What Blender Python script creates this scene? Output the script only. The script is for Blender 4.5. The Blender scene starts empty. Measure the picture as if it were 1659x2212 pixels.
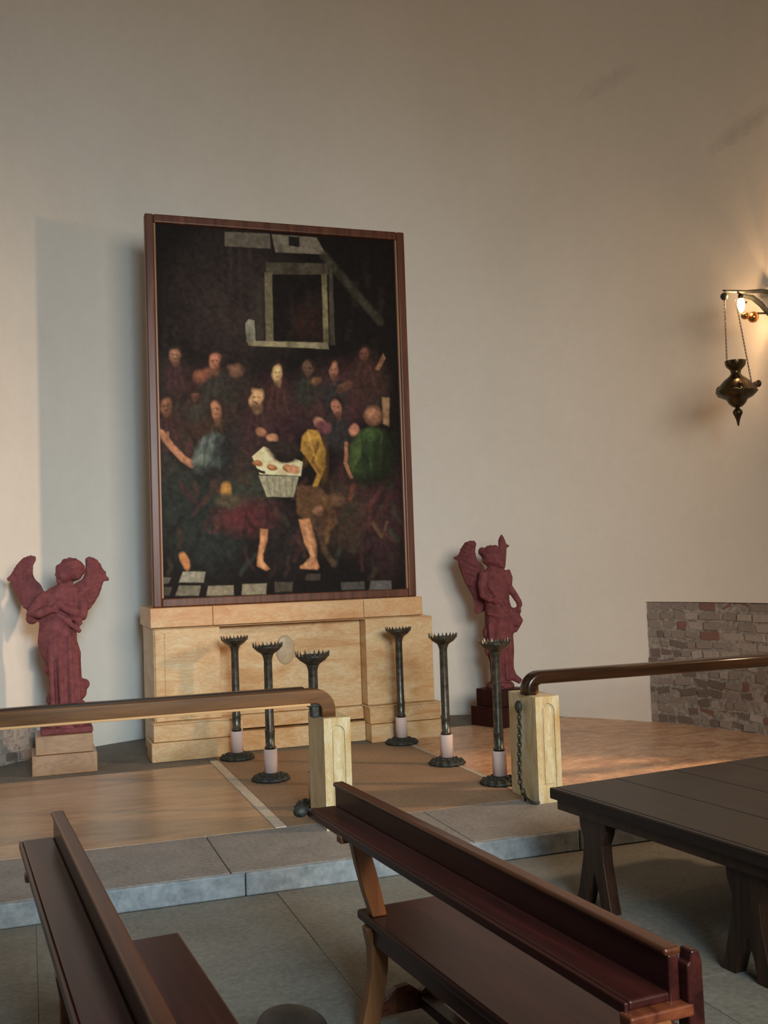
import bpy, bmesh, math, random
import numpy as np
from mathutils import Matrix, Vector
random.seed(7)
SC = bpy.context.scene
COL = SC.collection
PI = math.pi

# ------------------------------------------------------------------ camera
F, YAW, PITCH, ROLL, EYE = 2260.27, 0.33112603, 0.04915432, -0.03370238, 1.573
cy, sy, cp, sp = math.cos(YAW), math.sin(YAW), math.cos(PITCH), math.sin(PITCH)
fwd = Vector((sy * cp, cy * cp, sp)); r0 = Vector((cy, -sy, 0)); u0 = r0.cross(fwd)
right = math.cos(ROLL) * r0 + math.sin(ROLL) * u0
up = -math.sin(ROLL) * r0 + math.cos(ROLL) * u0
cam = bpy.data.cameras.new('camera'); camo = bpy.data.objects.new('camera', cam); COL.objects.link(camo)
camo.matrix_world = Matrix(((right.x, up.x, -fwd.x, 0), (right.y, up.y, -fwd.y, 0), (right.z, up.z, -fwd.z, EYE), (0, 0, 0, 1)))
cam.sensor_fit = 'HORIZONTAL'; cam.sensor_width = 36; cam.lens = F / 1659 * 36
cam.clip_start = .05; cam.clip_end = 100
SC.camera = camo

# ------------------------------------------------------------------ world, lights, exposure
w = bpy.data.worlds.new('world'); SC.world = w; w.use_nodes = True
w.node_tree.nodes['Background'].inputs[0].default_value = (.5, .52, .55, 1)
w.node_tree.nodes['Background'].inputs[1].default_value = .2
SC.view_settings.view_transform = 'Standard'; SC.view_settings.look = 'None'
SC.view_settings.exposure = 0.0; SC.view_settings.gamma = 1; SC.view_settings.use_curve_mapping = False


def light(name, kind, loc, target, energy, color, size=1, sizey=None, spot=None, blend=1):
    l = bpy.data.lights.new(name, kind); l.energy = energy; l.color = color
    o = bpy.data.objects.new(name, l); COL.objects.link(o); o.location = loc
    o.rotation_euler = (Vector(target) - Vector(loc)).to_track_quat('-Z', 'Y').to_euler()
    if kind == 'AREA':
        l.shape = 'RECTANGLE'; l.size = size; l.size_y = sizey or size
    else:
        l.shadow_soft_size = size
    if spot:
        l.spot_size = math.radians(spot); l.spot_blend = blend
    return o


light('nave_fill', 'AREA', (2.6, -2.7, 3.4), (3.0, 9, .2), 142, (1, .87, .71), 3.4, 2.2).data.spread = math.radians(86)  # broad warm fill added behind the camera; no windows stand there
light('daylight_window', 'AREA', (.7, -2.7, 3.9), (.1, 9.5, .6), 78, (.50, .80, 1), 1.4, 2.0).data.spread = math.radians(66)
light('side_aisle_lamp', 'SPOT', (8.5, 4.02, 3.75), (2, 8.4, .2), 1350, (1, .66, .40), .22, spot=72)


# ------------------------------------------------------------------ materials
def lin(c):
    return tuple(((v / 255) / 12.92 if v / 255 <= .04045 else ((v / 255 + .055) / 1.055) ** 2.4) for v in c)


class NT:
    def __init__(s, name, rough=.6, metal=0, spec=.5):
        s.m = bpy.data.materials.new(name); s.m.use_nodes = True
        s.t = s.m.node_tree; s.b = s.t.nodes['Principled BSDF']
        s.b.inputs['Roughness'].default_value = rough; s.b.inputs['Metallic'].default_value = metal
        s.b.inputs['Specular IOR Level'].default_value = spec
        s.tc = s.t.nodes.new('ShaderNodeTexCoord')

    def n(s, typ, **k):
        nd = s.t.nodes.new(typ)
        for a, v in k.items():
            if a.startswith('_'): nd.inputs[a[1:].replace('_', ' ')].default_value = v
            else: setattr(nd, a, v)
        return nd

    def L(s, a, b): s.t.links.new(a, b)

    def mapped(s, scale=(1, 1, 1), coord='Object', rot=(0, 0, 0)):
        mp = s.n('ShaderNodeMapping'); mp.inputs['Scale'].default_value = scale; mp.inputs['Rotation'].default_value = rot
        s.L(s.tc.outputs[coord], mp.inputs['Vector']); return mp.outputs['Vector']

    def noise(s, scale, vec=None, detail=4, rough=.55, dist=0):
        nd = s.n('ShaderNodeTexNoise', _Scale=scale, _Detail=detail, _Roughness=rough, _Distortion=dist)
        s.L(vec if vec is not None else s.tc.outputs['Object'], nd.inputs['Vector']); return nd.outputs['Fac']

    def ramp(s, fac, stops):
        r = s.n('ShaderNodeValToRGB'); e = r.color_ramp.elements
        while len(e) < len(stops): e.new(.5)
        for el, (p, c) in zip(e, stops):
            el.position = p; el.color = (*c, 1) if len(c) == 3 else c
        s.L(fac, r.inputs['Fac']); return r.outputs['Color']

    def mix(s, fac, a, b, mode='MIX'):
        x = s.n('ShaderNodeMix', data_type='RGBA', blend_type=mode)
        if isinstance(fac, (int, float)): x.inputs[0].default_value = fac
        else: s.L(fac, x.inputs[0])
        for i, v in ((6, a), (7, b)):
            if isinstance(v, tuple): x.inputs[i].default_value = (*v, 1)
            else: s.L(v, x.inputs[i])
        return x.outputs[2]

    def color(s, c):
        if isinstance(c, tuple): s.b.inputs['Base Color'].default_value = (*c, 1)
        else: s.L(c, s.b.inputs['Base Color'])

    def bump(s, h, strength=.2, dist=.01):
        b = s.n('ShaderNodeBump', _Strength=strength, _Distance=dist)
        s.L(h, b.inputs['Height']); s.L(b.outputs['Normal'], s.b.inputs['Normal'])


def plaster(name, base, stain, marks=()):
    m = NT(name, .9, spec=.15)
    f = m.noise(.55, m.mapped((1, 1, .6)), 5, .6)
    c = m.ramp(f, [(.3, stain), (.52, base), (.8, tuple(v * 1.04 for v in base))])
    f2 = m.noise(9, None, 6, .7)
    c = m.mix(.05, c, m.ramp(f2, [(.3, (.25, .23, .2)), (.7, (.9, .88, .84))]))
    for P, T, la, lb, op in marks:          # dark smudges with a shape of their own
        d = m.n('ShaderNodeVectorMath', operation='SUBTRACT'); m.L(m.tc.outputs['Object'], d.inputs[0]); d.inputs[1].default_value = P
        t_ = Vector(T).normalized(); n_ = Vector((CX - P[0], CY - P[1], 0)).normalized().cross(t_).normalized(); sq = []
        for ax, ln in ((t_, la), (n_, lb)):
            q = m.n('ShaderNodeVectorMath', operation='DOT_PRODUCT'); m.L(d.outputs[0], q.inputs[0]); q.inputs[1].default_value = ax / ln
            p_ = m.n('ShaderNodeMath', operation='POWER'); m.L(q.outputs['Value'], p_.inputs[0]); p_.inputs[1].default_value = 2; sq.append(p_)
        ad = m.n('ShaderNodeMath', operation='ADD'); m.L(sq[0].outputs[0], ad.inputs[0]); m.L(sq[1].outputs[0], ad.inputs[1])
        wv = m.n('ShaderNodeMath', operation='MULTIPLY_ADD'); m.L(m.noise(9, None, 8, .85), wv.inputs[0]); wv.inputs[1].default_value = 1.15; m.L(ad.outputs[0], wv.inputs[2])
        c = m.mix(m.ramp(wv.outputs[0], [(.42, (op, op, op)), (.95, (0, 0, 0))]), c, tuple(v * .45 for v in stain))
    m.color(c); m.bump(m.noise(14, None, 6, .65), .18, .012)
    return m.m


def marble(name, a, b, c, scale=2.2, stretch=(1, 1, 3), rough=.38, dist=1.2, vein=.5, rot=(0, 0, 0)):
    m = NT(name, rough, spec=.35)
    v = m.mapped(stretch, rot=rot)
    f = m.noise(scale, v, 7, .62, dist)
    col = m.ramp(f, [(.28, a), (.5, b), (.72, c)])
    f2 = m.noise(scale * 2.6, v, 8, .7, 2.0)
    col = m.mix(m.ramp(f2, [(.46, (0, 0, 0)), (.52, (vein, vein, vein)), (.58, (0, 0, 0))]), col, a)
    m.color(col); m.bump(f2, .05, .004)
    return m.m


def wood(name, dark, light_, rough=.32, scale=5, along='y', spec=.35):
    m = NT(name, rough, spec=spec)
    st = {'x': (.25, 4, 4), 'y': (4, .25, 4), 'z': (4, 4, .25)}[along]
    v = m.mapped(st)
    f = m.noise(scale, v, 6, .6, .6)
    m.color(m.ramp(f, [(.3, dark), (.72, light_)]))
    m.bump(m.noise(scale * 4, v, 5, .6), .08, .003)
    return m.m


def stone(name, a, b, scale=3, rough=.75, fine=40, mixf=.35):
    m = NT(name, rough, spec=.25)
    f = m.noise(scale, None, 6, .65, .4)
    col = m.ramp(f, [(.3, a), (.7, b)])
    f2 = m.noise(fine, None, 4, .7)
    col = m.mix(mixf, col, m.ramp(f2, [(.3, tuple(v * .45 for v in a)), (.7, tuple(min(1, v * 1.4) for v in b))]))
    m.color(col); m.bump(f2, .15, .005)
    return m.m


M = {}
CX, CY = 2.4, 6.9
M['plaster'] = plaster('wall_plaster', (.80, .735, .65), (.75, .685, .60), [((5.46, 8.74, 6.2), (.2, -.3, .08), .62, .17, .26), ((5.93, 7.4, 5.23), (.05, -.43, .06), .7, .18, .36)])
M['plaster_dim'] = plaster('dim_nave_plaster', (.30, .27, .235), (.25, .225, .195))  # unseen nave walls, darkened so that less light bounces back
M['plaster_old'] = plaster('old_patched_plaster', (.69, .61, .535), (.62, .545, .475))
M['ceiling'] = plaster('ceiling_plaster', (.5, .46, .41), (.42, .39, .34))
M['altar'] = marble('yellow_marble', (.48, .235, .085), (.63, .44, .235), (.67, .55, .345), 1.9, (1, 1, 3.2))
M['altar_top'] = marble('orange_marble', (.52, .23, .085), (.63, .385, .19), (.67, .50, .30), 2.0, (1, 1, 2.2))
M['pillar'] = marble('pale_veined_marble', (.48, .31, .11), (.61, .55, .36), (.66, .64, .51), 2.8, (3, 3, .8), vein=.6)
M['mortar'] = stone('mortar_bed', (.16, .135, .115), (.40, .345, .30), 9, .95, 26, .6)
M['brickA'] = stone('red_brick', (.17, .085, .07), (.29, .15, .12), 9, .9, 30, .5)
M['brickB'] = stone('grey_brown_brick', (.14, .11, .095), (.36, .29, .25), 11, .9, 28, .6)
M['brickC'] = stone('plaster_smeared_brick', (.27, .22, .19), (.46, .39, .335), 8, .92, 28, .45)
M['brickD'] = stone('sooty_brick', (.085, .065, .055), (.24, .18, .15), 11, .9, 28, .6)
M['greystone'] = stone('grey_step_stone', (.17, .16, .15), (.29, .27, .25), 3, .7)
M['bluestone'] = stone('worn_pale_riser_stone', (.13, .155, .175), (.27, .305, .325), 5, .7, 18)
M['floorstone'] = stone('grey_nave_floor', (.135, .132, .113), (.225, .22, .19), 2.5, .62)
M['darkstone'] = stone('dark_back_floor', (.12, .11, .095), (.21, .19, .16), 4, .8)
M['marblefloorL'] = marble('rose_marble_left', (.26, .155, .09), (.40, .255, .15), (.48, .33, .21), 1.4, (.7, 3.5, 1), .3)
M['marblefloorR'] = marble('rose_marble_right', (.36, .20, .12), (.74, .44, .26), (.82, .56, .37), 2.2, (.9, 1.3, 1), .35, 2.2, .6)
M['centrefloor'] = stone('brown_centre_floor', (.21, .14, .085), (.32, .215, .14), 2.2, .62)
M['ovalmarble'] = marble('grey_oval_marble', (.36, .27, .17), (.46, .35, .225), (.52, .41, .27), 4, (1, 1, 1))
M['joint'] = stone('pale_joint_marble', (.42, .36, .28), (.60, .52, .42), 5, .6)
M['bench'] = wood('dark_bench_wood', (.018, .0048, .0045), (.060, .014, .011), .3, spec=.28)
M['bench_edge'] = wood('worn_bench_edge', (.035, .011, .006), (.12, .036, .016), .3, spec=.3)
M['redwood'] = wood('red_brown_crosspiece', (.07, .016, .008), (.20, .055, .022), .35)
M['bench_leg'] = wood('orange_brown_leg', (.16, .055, .02), (.34, .13, .045), .3, along='z')
M['table'] = wood('dark_table_wood', (.010, .008, .0075), (.030, .020, .016), .32, spec=.2)
M['table_leg'] = wood('dark_table_leg', (.012, .007, .005), (.045, .02, .012), .35, along='z')
M['rail'] = wood('varnished_rail', (.07, .032, .013), (.19, .088, .034), .5, along='x', spec=.2)
M['rail_dark'] = wood('dark_varnished_rail', (.012, .006, .004), (.042, .019, .008), .22, along='x')
M['railedge'] = wood('light_rail_edge', (.50, .28, .12), (.68, .42, .20), .3, along='x')
M['frame'] = wood('brown_frame_wood', (.06, .02, .012), (.17, .06, .03), .35, along='z')
M['framein'] = wood('inner_frame_slip', (.22, .11, .06), (.40, .22, .13), .35, along='z')
M['terracotta'] = None
m = NT('maroon_terracotta', .85, spec=.2)
m.color(m.ramp(m.noise(16, None, 6, .7), [(.3, (.12, .034, .038)), (.7, (.235, .072, .074))])); m.bump(m.noise(40, None, 5, .7), .3, .006)
M['terracotta'] = m.m
M['plinthdark'] = wood('dark_plinth_wood', (.018, .005, .005), (.05, .011, .009), .45, along='z')
m = NT('dark_bronze', .36, .75)
m.color(m.ramp(m.noise(22, None, 5, .6), [(.3, (.035, .036, .03)), (.75, (.15, .14, .115))])); m.bump(m.noise(60, None, 4, .6), .12, .003)
M['bronze'] = m.m
m = NT('black_iron', .6, .3)
m.color(m.ramp(m.noise(35, None, 5, .6), [(.3, (.012, .014, .012)), (.75, (.06, .065, .055))])); m.bump(m.noise(70, None, 4, .6), .3, .004)
M['iron'] = m.m
m = NT('old_brass', .3, .9)
m.color(m.ramp(m.noise(14, None, 5, .6), [(.3, (.035, .024, .015)), (.75, (.13, .10, .055))]))
M['brass'] = m.m
m = NT('bright_brass', .22, 1)
m.color((.62, .30, .10)); M['brassbright'] = m.m
m = NT('clear_pink_plastic', .16, spec=.6)
m.color((.86, .68, .63)); m.b.inputs['Transmission Weight'].default_value = .2; m.b.inputs['IOR'].default_value = 1.25
M['sleeve'] = m.m
m = NT('lamp_bulb', .4)
m.color((1, .8, .5)); m.b.inputs['Emission Color'].default_value = (1, .62, .25, 1); m.b.inputs['Emission Strength'].default_value = 14
M['bulb'] = m.m
m = NT('black_leather', .5); m.color(m.ramp(m.noise(30), [(.3, (.010, .008, .007)), (.7, (.026, .021, .018))])); M['leather'] = m.m
m = NT('red_upholstery', .8); m.color(m.ramp(m.noise(30), [(.3, (.09, .022, .014)), (.7, (.19, .05, .026))])); M['redcloth'] = m.m
m = NT('oil_paint', .6, spec=.1)
at = m.n('ShaderNodeVertexColor', layer_name='paint'); m.color(at.outputs['Color']); m.bump(m.noise(120, None, 3, .6), .08, .002)
M['paint'] = m.m


# ------------------------------------------------------------------ mesh helpers
class MB:
    def __init__(s): s.v = []; s.f = []

    def add(s, vs, fs, mat=None):
        k = len(s.v)
        for v in vs:
            v = Vector(v)
            if mat is not None: v = mat @ v
            s.v.append(tuple(v))
        s.f += [tuple(i + k for i in f) for f in fs]
        return s

    def box(s, x0, x1, y0, y1, z0, z1, mat=None):
        vs = [(x0, y0, z0), (x1, y0, z0), (x1, y1, z0), (x0, y1, z0), (x0, y0, z1), (x1, y0, z1), (x1, y1, z1), (x0, y1, z1)]
        return s.add(vs, [(0, 3, 2, 1), (4, 5, 6, 7), (0, 1, 5, 4), (1, 2, 6, 5), (2, 3, 7, 6), (3, 0, 4, 7)], mat)

    def lathe(s, prof, n=24, c=(0, 0, 0), mat=None, rf=None):
        vs = []; fs = []
        for r, z in prof:
            for k in range(n):
                a = 2 * PI * k / n; q = r * (rf(a, z) if rf else 1)
                vs.append((c[0] + q * math.cos(a), c[1] + q * math.sin(a), c[2] + z))
        for i in range(len(prof) - 1):
            for k in range(n):
                a, b = i * n + k, i * n + (k + 1) % n
                fs.append((a, b, b + n, a + n))
        fs.append(tuple(range(n))[::-1]); fs.append(tuple(range((len(prof) - 1) * n, len(prof) * n)))
        return s.add(vs, fs, mat)

    def tube(s, pts, rad, n=10, mat=None, flat=1.0):
        pts = [Vector(p) for p in pts]; N = len(pts)
        rad = [rad] * N if isinstance(rad, (int, float)) else rad
        vs = []; fs = []; prev = None
        for i, p in enumerate(pts):
            t = (pts[min(i + 1, N - 1)] - pts[max(i - 1, 0)]).normalized()
            if prev is None:
                a = Vector((0, 0, 1)) if abs(t.z) < .9 else Vector((1, 0, 0))
                u = t.cross(a).normalized()
            else:
                u = (prev - t * prev.dot(t)).normalized()
            prev = u; v = t.cross(u)
            for k in range(n):
                an = 2 * PI * k / n
                vs.append(p + u * math.cos(an) * rad[i] + v * math.sin(an) * rad[i] * flat)
        for i in range(N - 1):
            for k in range(n):
                a, b = i * n + k, i * n + (k + 1) % n
                fs.append((a, b, b + n, a + n))
        fs.append(tuple(range(n))[::-1]); fs.append(tuple(range((N - 1) * n, N * n)))
        return s.add(vs, fs, mat)

    def prism(s, poly, d0, d1, axis='y', mat=None):
        n = len(poly)
        def P(a, b, d): return {'y': (a, d, b), 'x': (d, a, b), 'z': (a, b, d)}[axis]
        vs = [P(a, b, d0) for a, b in poly] + [P(a, b, d1) for a, b in poly]
        fs = [tuple(range(n)), tuple(range(n, 2 * n))[::-1]] + [((i + 1) % n, i, i + n, (i + 1) % n + n) for i in range(n)]
        return s.add(vs, fs, mat)

    def ball(s, c, r, n=12, m=8, mat=None):
        r = (r, r, r) if isinstance(r, (int, float)) else r
        vs = []; fs = []
        for i in range(m + 1):
            th = PI * i / m
            for k in range(n):
                a = 2 * PI * k / n; q = max(math.sin(th), 1e-3)
                vs.append((c[0] + r[0] * q * math.cos(a), c[1] + r[1] * q * math.sin(a), c[2] - r[2] * math.cos(th)))
        for i in range(m):
            for k in range(n):
                a, b = i * n + k, i * n + (k + 1) % n
                fs.append((a, b, b + n, a + n))
        fs.append(tuple(range(n))[::-1]); fs.append(tuple(range(m * n, m * n + n)))
        return s.add(vs, fs, mat)

    def loft(s, rings, n=28, fold=0, nf=9, seed=0):
        """rings: (z, cx, cy, rx, ry)"""
        rr = random.Random(seed); ph = [rr.random() * 6 for _ in range(4)]
        vs = []; fs = []
        for z, cx, cy_, rx, ry in rings:
            for k in range(n):
                a = 2 * PI * k / n
                q = 1 + fold * (.6 * math.sin(nf * a + ph[0] + z * 3) + .4 * math.sin((nf + 4) * a + ph[1] - z * 5))
                vs.append((cx + rx * q * math.cos(a), cy_ + ry * q * math.sin(a), z))
        for i in range(len(rings) - 1):
            for k in range(n):
                a, b = i * n + k, i * n + (k + 1) % n
                fs.append((a, b, b + n, a + n))
        fs.append(tuple(range(n))[::-1]); fs.append(tuple(range((len(rings) - 1) * n, len(rings) * n)))
        return s.add(vs, fs)

    def mesh(s, name):
        me = bpy.data.meshes.new(name); me.from_pydata(s.v, [], s.f)
        bm = bmesh.new(); bm.from_mesh(me); bmesh.ops.recalc_face_normals(bm, faces=bm.faces); bm.to_mesh(me); bm.free()
        return me


def obj(name, mb, mat, parent=None, bevel=0, smooth=False, segs=2, loc=None):
    me = mb.mesh(name) if isinstance(mb, MB) else mb
    o = bpy.data.objects.new(name, me); COL.objects.link(o)
    me.materials.clear(); me.materials.append(M[mat])
    if smooth:
        for p in me.polygons: p.use_smooth = True
    if bevel:
        b = o.modifiers.new('bevel', 'BEVEL'); b.width = bevel; b.segments = segs; b.limit_method = 'ANGLE'; b.angle_limit = .6
    if parent: o.parent = parent
    if loc: o.location = loc
    return o


def tag(o, label=None, cat=None, group=None, kind=None):
    if label: o['label'] = label
    if cat: o['category'] = cat
    if group: o['group'] = group
    if kind: o['kind'] = kind
    return o


def thing(name, loc, label, cat, group=None, rz=0):
    o = bpy.data.objects.new(name, None); COL.objects.link(o); o.location = loc; o.rotation_euler = (0, 0, rz)
    o.empty_display_size = .1
    return tag(o, label, cat, group)


def dup(root, loc, rz, label, group=None):
    r = root.copy(); COL.objects.link(r); r.location = loc; r.rotation_euler = (0, 0, rz); r['label'] = label
    if group: r['group'] = group
    for ch in list(root.children):
        c = ch.copy(); COL.objects.link(c); c.parent = r
        for g in ch.children:
            d = g.copy(); COL.objects.link(d); d.parent = c
    return r


def smooth_bands(me, ang=.7):
    for p in me.polygons: p.use_smooth = True
    me.set_sharp_from_angle(angle=ang)


# ------------------------------------------------------------------ setting: apse wall, walls, ceiling, floors
FL = -0.12                       # nave floor level; the platform is z = 0
CX, CY, RAD = 2.4, 6.9, 3.57
XL, XR = CX - RAD, CX + RAD
YB = -3.2                        # wall behind the camera
ZW = 6.3                         # springing of the half dome
A_R0, A_R1, Z_R = -8, 28.5, 1.128          # exposed brick, right (degrees, height)
A_L0, A_L1, Z_L = 130.5, 172, .40          # exposed rubble, left


def cyl(a, z, r=RAD):
    if a < 0: return (CX + r, CY + math.radians(a) * RAD, z)
    if a > 180: return (CX - r, CY - math.radians(a - 180) * RAD, z)
    return (CX + r * math.cos(math.radians(a)), CY + r * math.sin(math.radians(a)), z)


wb = MB()
angs = sorted(set(list(np.arange(-8, 189, 2.0)) + [A_R0, A_R1, A_L0, A_L1]))
zs = [-.15, 0, Z_L, Z_R, 2, 3, 4, 5, ZW]
for i in range(len(angs) - 1):
    a0, a1 = angs[i], angs[i + 1]; am = (a0 + a1) / 2
    for j in range(len(zs) - 1):
        z0, z1 = zs[j], zs[j + 1]; zm = (z0 + z1) / 2
        if A_R0 <= am <= A_R1 and zm < Z_R: continue
        if A_L0 <= am <= A_L1 and zm < Z_L: continue
        wb.add([cyl(a0, z0), cyl(a1, z0), cyl(a1, z1), cyl(a0, z1)], [(0, 1, 2, 3)])
# half dome
nph = 14
for i in range(len(angs) - 1):
    a0, a1 = max(0, min(180, angs[i])), max(0, min(180, angs[i + 1]))
    if a1 - a0 < 1e-6: continue
    for j in range(nph):
        p0, p1 = PI / 2 * j / nph, PI / 2 * (j + 1) / nph
        q = lambda a, p: cyl(a, ZW + RAD * math.sin(p), max(RAD * math.cos(p), .001))
        wb.add([q(a0, p0), q(a1, p0), q(a1, p1), q(a0, p1)], [(0, 1, 2, 3)])
me = wb.mesh('wall_back')
bm = bmesh.new(); bm.from_mesh(me); bmesh.ops.remove_doubles(bm, verts=bm.verts, dist=1e-4)
bmesh.ops.solidify(bm, geom=bm.faces[:], thickness=-.001) if False else None
bm.to_mesh(me); bm.free()
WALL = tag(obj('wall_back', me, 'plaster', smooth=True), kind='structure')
# normals towards the room
bm = bmesh.new(); bm.from_mesh(me)
bm.faces.ensure_lookup_table()
flip = [f for f in bm.faces if f.normal.dot(Vector((CX, CY - 2, min(f.calc_center_median().z, ZW))) - f.calc_center_median()) < 0]
bmesh.ops.reverse_faces(bm, faces=flip); bm.to_mesh(me); bm.free()


def wall_backing(name, a0, a1, ztop):
    b = MB(); aa = list(np.linspace(a0 - .6, a1 + .6, 18))
    for i in range(17):
        b.add([cyl(aa[i], -.15, RAD + .03), cyl(aa[i + 1], -.15, RAD + .03), cyl(aa[i + 1], ztop + .03, RAD + .03), cyl(aa[i], ztop + .03, RAD + .03)], [(0, 1, 2, 3)])
    return obj(name, b, 'mortar', WALL, smooth=True)


wall_backing('mortar_bed', A_R0, A_R1, Z_R)
wall_backing('mortar_bed', A_L0, A_L1, Z_L)
rv = MB()
for a0, a1, zt in ((A_R0, A_R1, Z_R), (A_L0, A_L1, Z_L)):
    for a in (a0, a1): rv.add([cyl(a, 0), cyl(a, zt), cyl(a, zt, RAD + .04), cyl(a, 0, RAD + .04)], [(0, 1, 2, 3)])
    for q in range(20):
        p0, p1 = a0 + (a1 - a0) * q / 20, a0 + (a1 - a0) * (q + 1) / 20
        rv.add([cyl(p0, zt), cyl(p1, zt), cyl(p1, zt, RAD + .04), cyl(p0, zt, RAD + .04)], [(0, 1, 2, 3)])
obj('plaster_edge', rv, 'plaster', WALL)
# individual bricks: a few uneven shared meshes
bricks = {}
for mk in 'ABCD':
    for v in range(4):
        b = MB().box(-.5, .5, -.5, .5, -.5, .5)
        rr = random.Random(hash((mk, v)) % 999 if False else ord(mk) * 7 + v)
        b.v = [(x * (1 - .12 * rr.random()), y * (1 - .35 * rr.random()), z * (1 - .30 * rr.random())) for x, y, z in b.v]
        me = b.mesh('brick'); me.materials.append(M['brick' + mk]); bricks[mk, v] = me


def lay_bricks(a0, a1, ztop, course, bl, rough):
    arc = math.radians(a1 - a0) * RAD; rows = int(round((ztop) / course))
    for r in range(rows):
        z = (r + .5) * ztop / rows; s = -bl * (.5 if r % 2 else 0) - random.random() * .03
        while s < arc:
            L = bl * (random.uniform(.6, 1.1) if (r > rows * .52 and s > arc * .2) else random.uniform(.3, .8)) if not rough else bl * random.uniform(.5, 1.3)
            s0, s1 = max(s + .007, .004), min(s + L - .007, arc - .004)
            if s1 - s0 > .035:
                sm = (s0 + s1) / 2; a = a1 - math.degrees(sm / RAD)
                frac = sm / arc; low = 1 - z / ztop
                p = random.random()
                if not rough:
                    if low > .5: mk = 'D' if p < .42 else ('B' if p < .8 else ('C' if p < .95 else 'A'))
                    elif frac < .16: mk = 'D' if p < .5 else 'B'
                    elif frac < .45: mk = 'A' if p < .24 else ('B' if p < .6 else 'C')
                    else: mk = 'C' if p < .68 else ('B' if p < .96 else 'A')
                else: mk = 'C' if p < .6 else ('B' if p < .85 else 'D')
                o = bpy.data.objects.new('brick', bricks[mk, random.randrange(4)]); COL.objects.link(o); o.parent = WALL
                rad = RAD + .046 + random.uniform(-.010, .010)
                x, y, _ = cyl(a, z, rad); o.location = (x, y, z)
                o.rotation_euler = (random.uniform(-.04, .04), random.uniform(-.05, .05) if (r > rows * .52 and s > arc * .2) else random.uniform(-.22, .22), math.radians(max(0, min(180, a)) - 90))
                o.scale = (s1 - s0, .06, (ztop / rows - .012) * random.uniform(.8, 1.1))
            s += L


lay_bricks(A_R0, A_R1, Z_R, .087, .235, False)
lay_bricks(A_L0, A_L1, Z_L, .11, .21, True)

yj = CY - math.radians(8) * RAD
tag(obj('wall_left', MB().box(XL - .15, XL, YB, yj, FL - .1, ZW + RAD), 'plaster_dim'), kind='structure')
XN = 9.6                         # the nave opens into a side aisle on the right
tag(obj('wall_right', MB().box(XN, XN + .15, YB, 6.4, FL - .1, ZW + RAD), 'plaster'), kind='structure')
tag(obj('wall_side', MB().box(XR, XN + .15, 5.97, yj - .001, FL - .1, ZW + RAD), 'plaster'), kind='structure')
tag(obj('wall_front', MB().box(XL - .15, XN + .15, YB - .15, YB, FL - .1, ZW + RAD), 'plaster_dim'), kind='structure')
tag(obj('ceiling', MB().box(XL - .15, XN + .15, YB - .15, CY, ZW + RAD, ZW + RAD + .15), 'ceiling'), kind='structure')

# nave floor in slabs
fl = tag(obj('floor', MB().box(XL - .1, XN + .1, YB - .1, 5.75, FL - .12, FL - .004), 'floorstone'), kind='structure')
slab = MB().box(-.5, .5, -.5, .5, -1, 0).mesh('paving_slab'); slab.materials.append(M['floorstone'])
x = XL
while x < XN - .1:
    y = 5.45
    wdt = min(1.19, XN - x)
    off = random.uniform(0, .5); first = True
    while y > YB:
        d = 1.15 - (off if first else 0); first = False
        d = min(d, y - YB)
        o = bpy.data.objects.new('paving_slab', slab); COL.objects.link(o); o.parent = fl
        o.location = (x + wdt / 2, y - d / 2, FL + random.uniform(-.001, .001)); o.scale = (wdt - .003, d - .003, .02)
        y -= d
    x += wdt

# chancel platform with its stones
pf = tag(obj('chancel_platform', MB().box(XL - .1, XN + .1, 5.50, 5.969, FL - .1, -.03).box(XL - .1, XR - .001, 5.969, 10.6, FL - .1, -.03), 'darkstone'), kind='structure')
def stone_part(name, x0, x1, y0, y1, z0, z1, mat, bev=.006):
    return obj(name, MB().box(x0, x1, y0, y1, z0, z1), mat, pf, bev)
xs = [XL, -.35, .98, 2.35, 3.3, 4.6, 5.9, 7.2, 8.4, XN]
for i in range(9):
    stone_part('step_tread', xs[i] + .002, xs[i + 1] - .002, 5.478, 6.29 if i < 5 else 5.965, -.03, 0, 'greystone', .006)
xs = [XL, -.6, .25, 1.05, 1.95, 3.0, 3.9, 5.0, XR, 7, 8, XN]
for i in range(11):
    stone_part('step_riser', xs[i] + .002, xs[i + 1] - .002, 5.45, 5.4765, FL, -.001, 'bluestone', .008)
stone_part('marble_slab', XL, 1.40, 6.294, 8.47, -.03, 0, 'marblefloorL')
stone_part('joint_strip', 1.402, 1.475, 6.294, 8.7, -.03, .003, 'joint')
stone_part('centre_slab', 1.477, 3.115, 6.294, 8.85, -.03, 0, 'centrefloor')
stone_part('joint_strip', 3.117, 3.16, 6.294, 8.7, -.03, .002, 'joint')
stone_part('marble_slab', 3.162, XR - .002, 6.294, 8.05, -.03, 0, 'marblefloorR')
stone_part('marble_slab', 3.162, XR - .002, 8.053, 9.3, -.03, 0, 'marblefloorR')
stone_part('marble_edge_strip', XL, 1.40, 8.472, 8.56, -.03, .002, 'marblefloorL')
stone_part('back_slab', XL - .1, 1.40, 8.562, 10.6, -.03, -.002, 'darkstone')
stone_part('back_slab', 1.402, 3.16, 8.70, 10.6, -.03, -.003, 'darkstone')
stone_part('back_slab', 3.162, XR - .002, 9.302, 10.6, -.03, -.002, 'darkstone')

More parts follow.
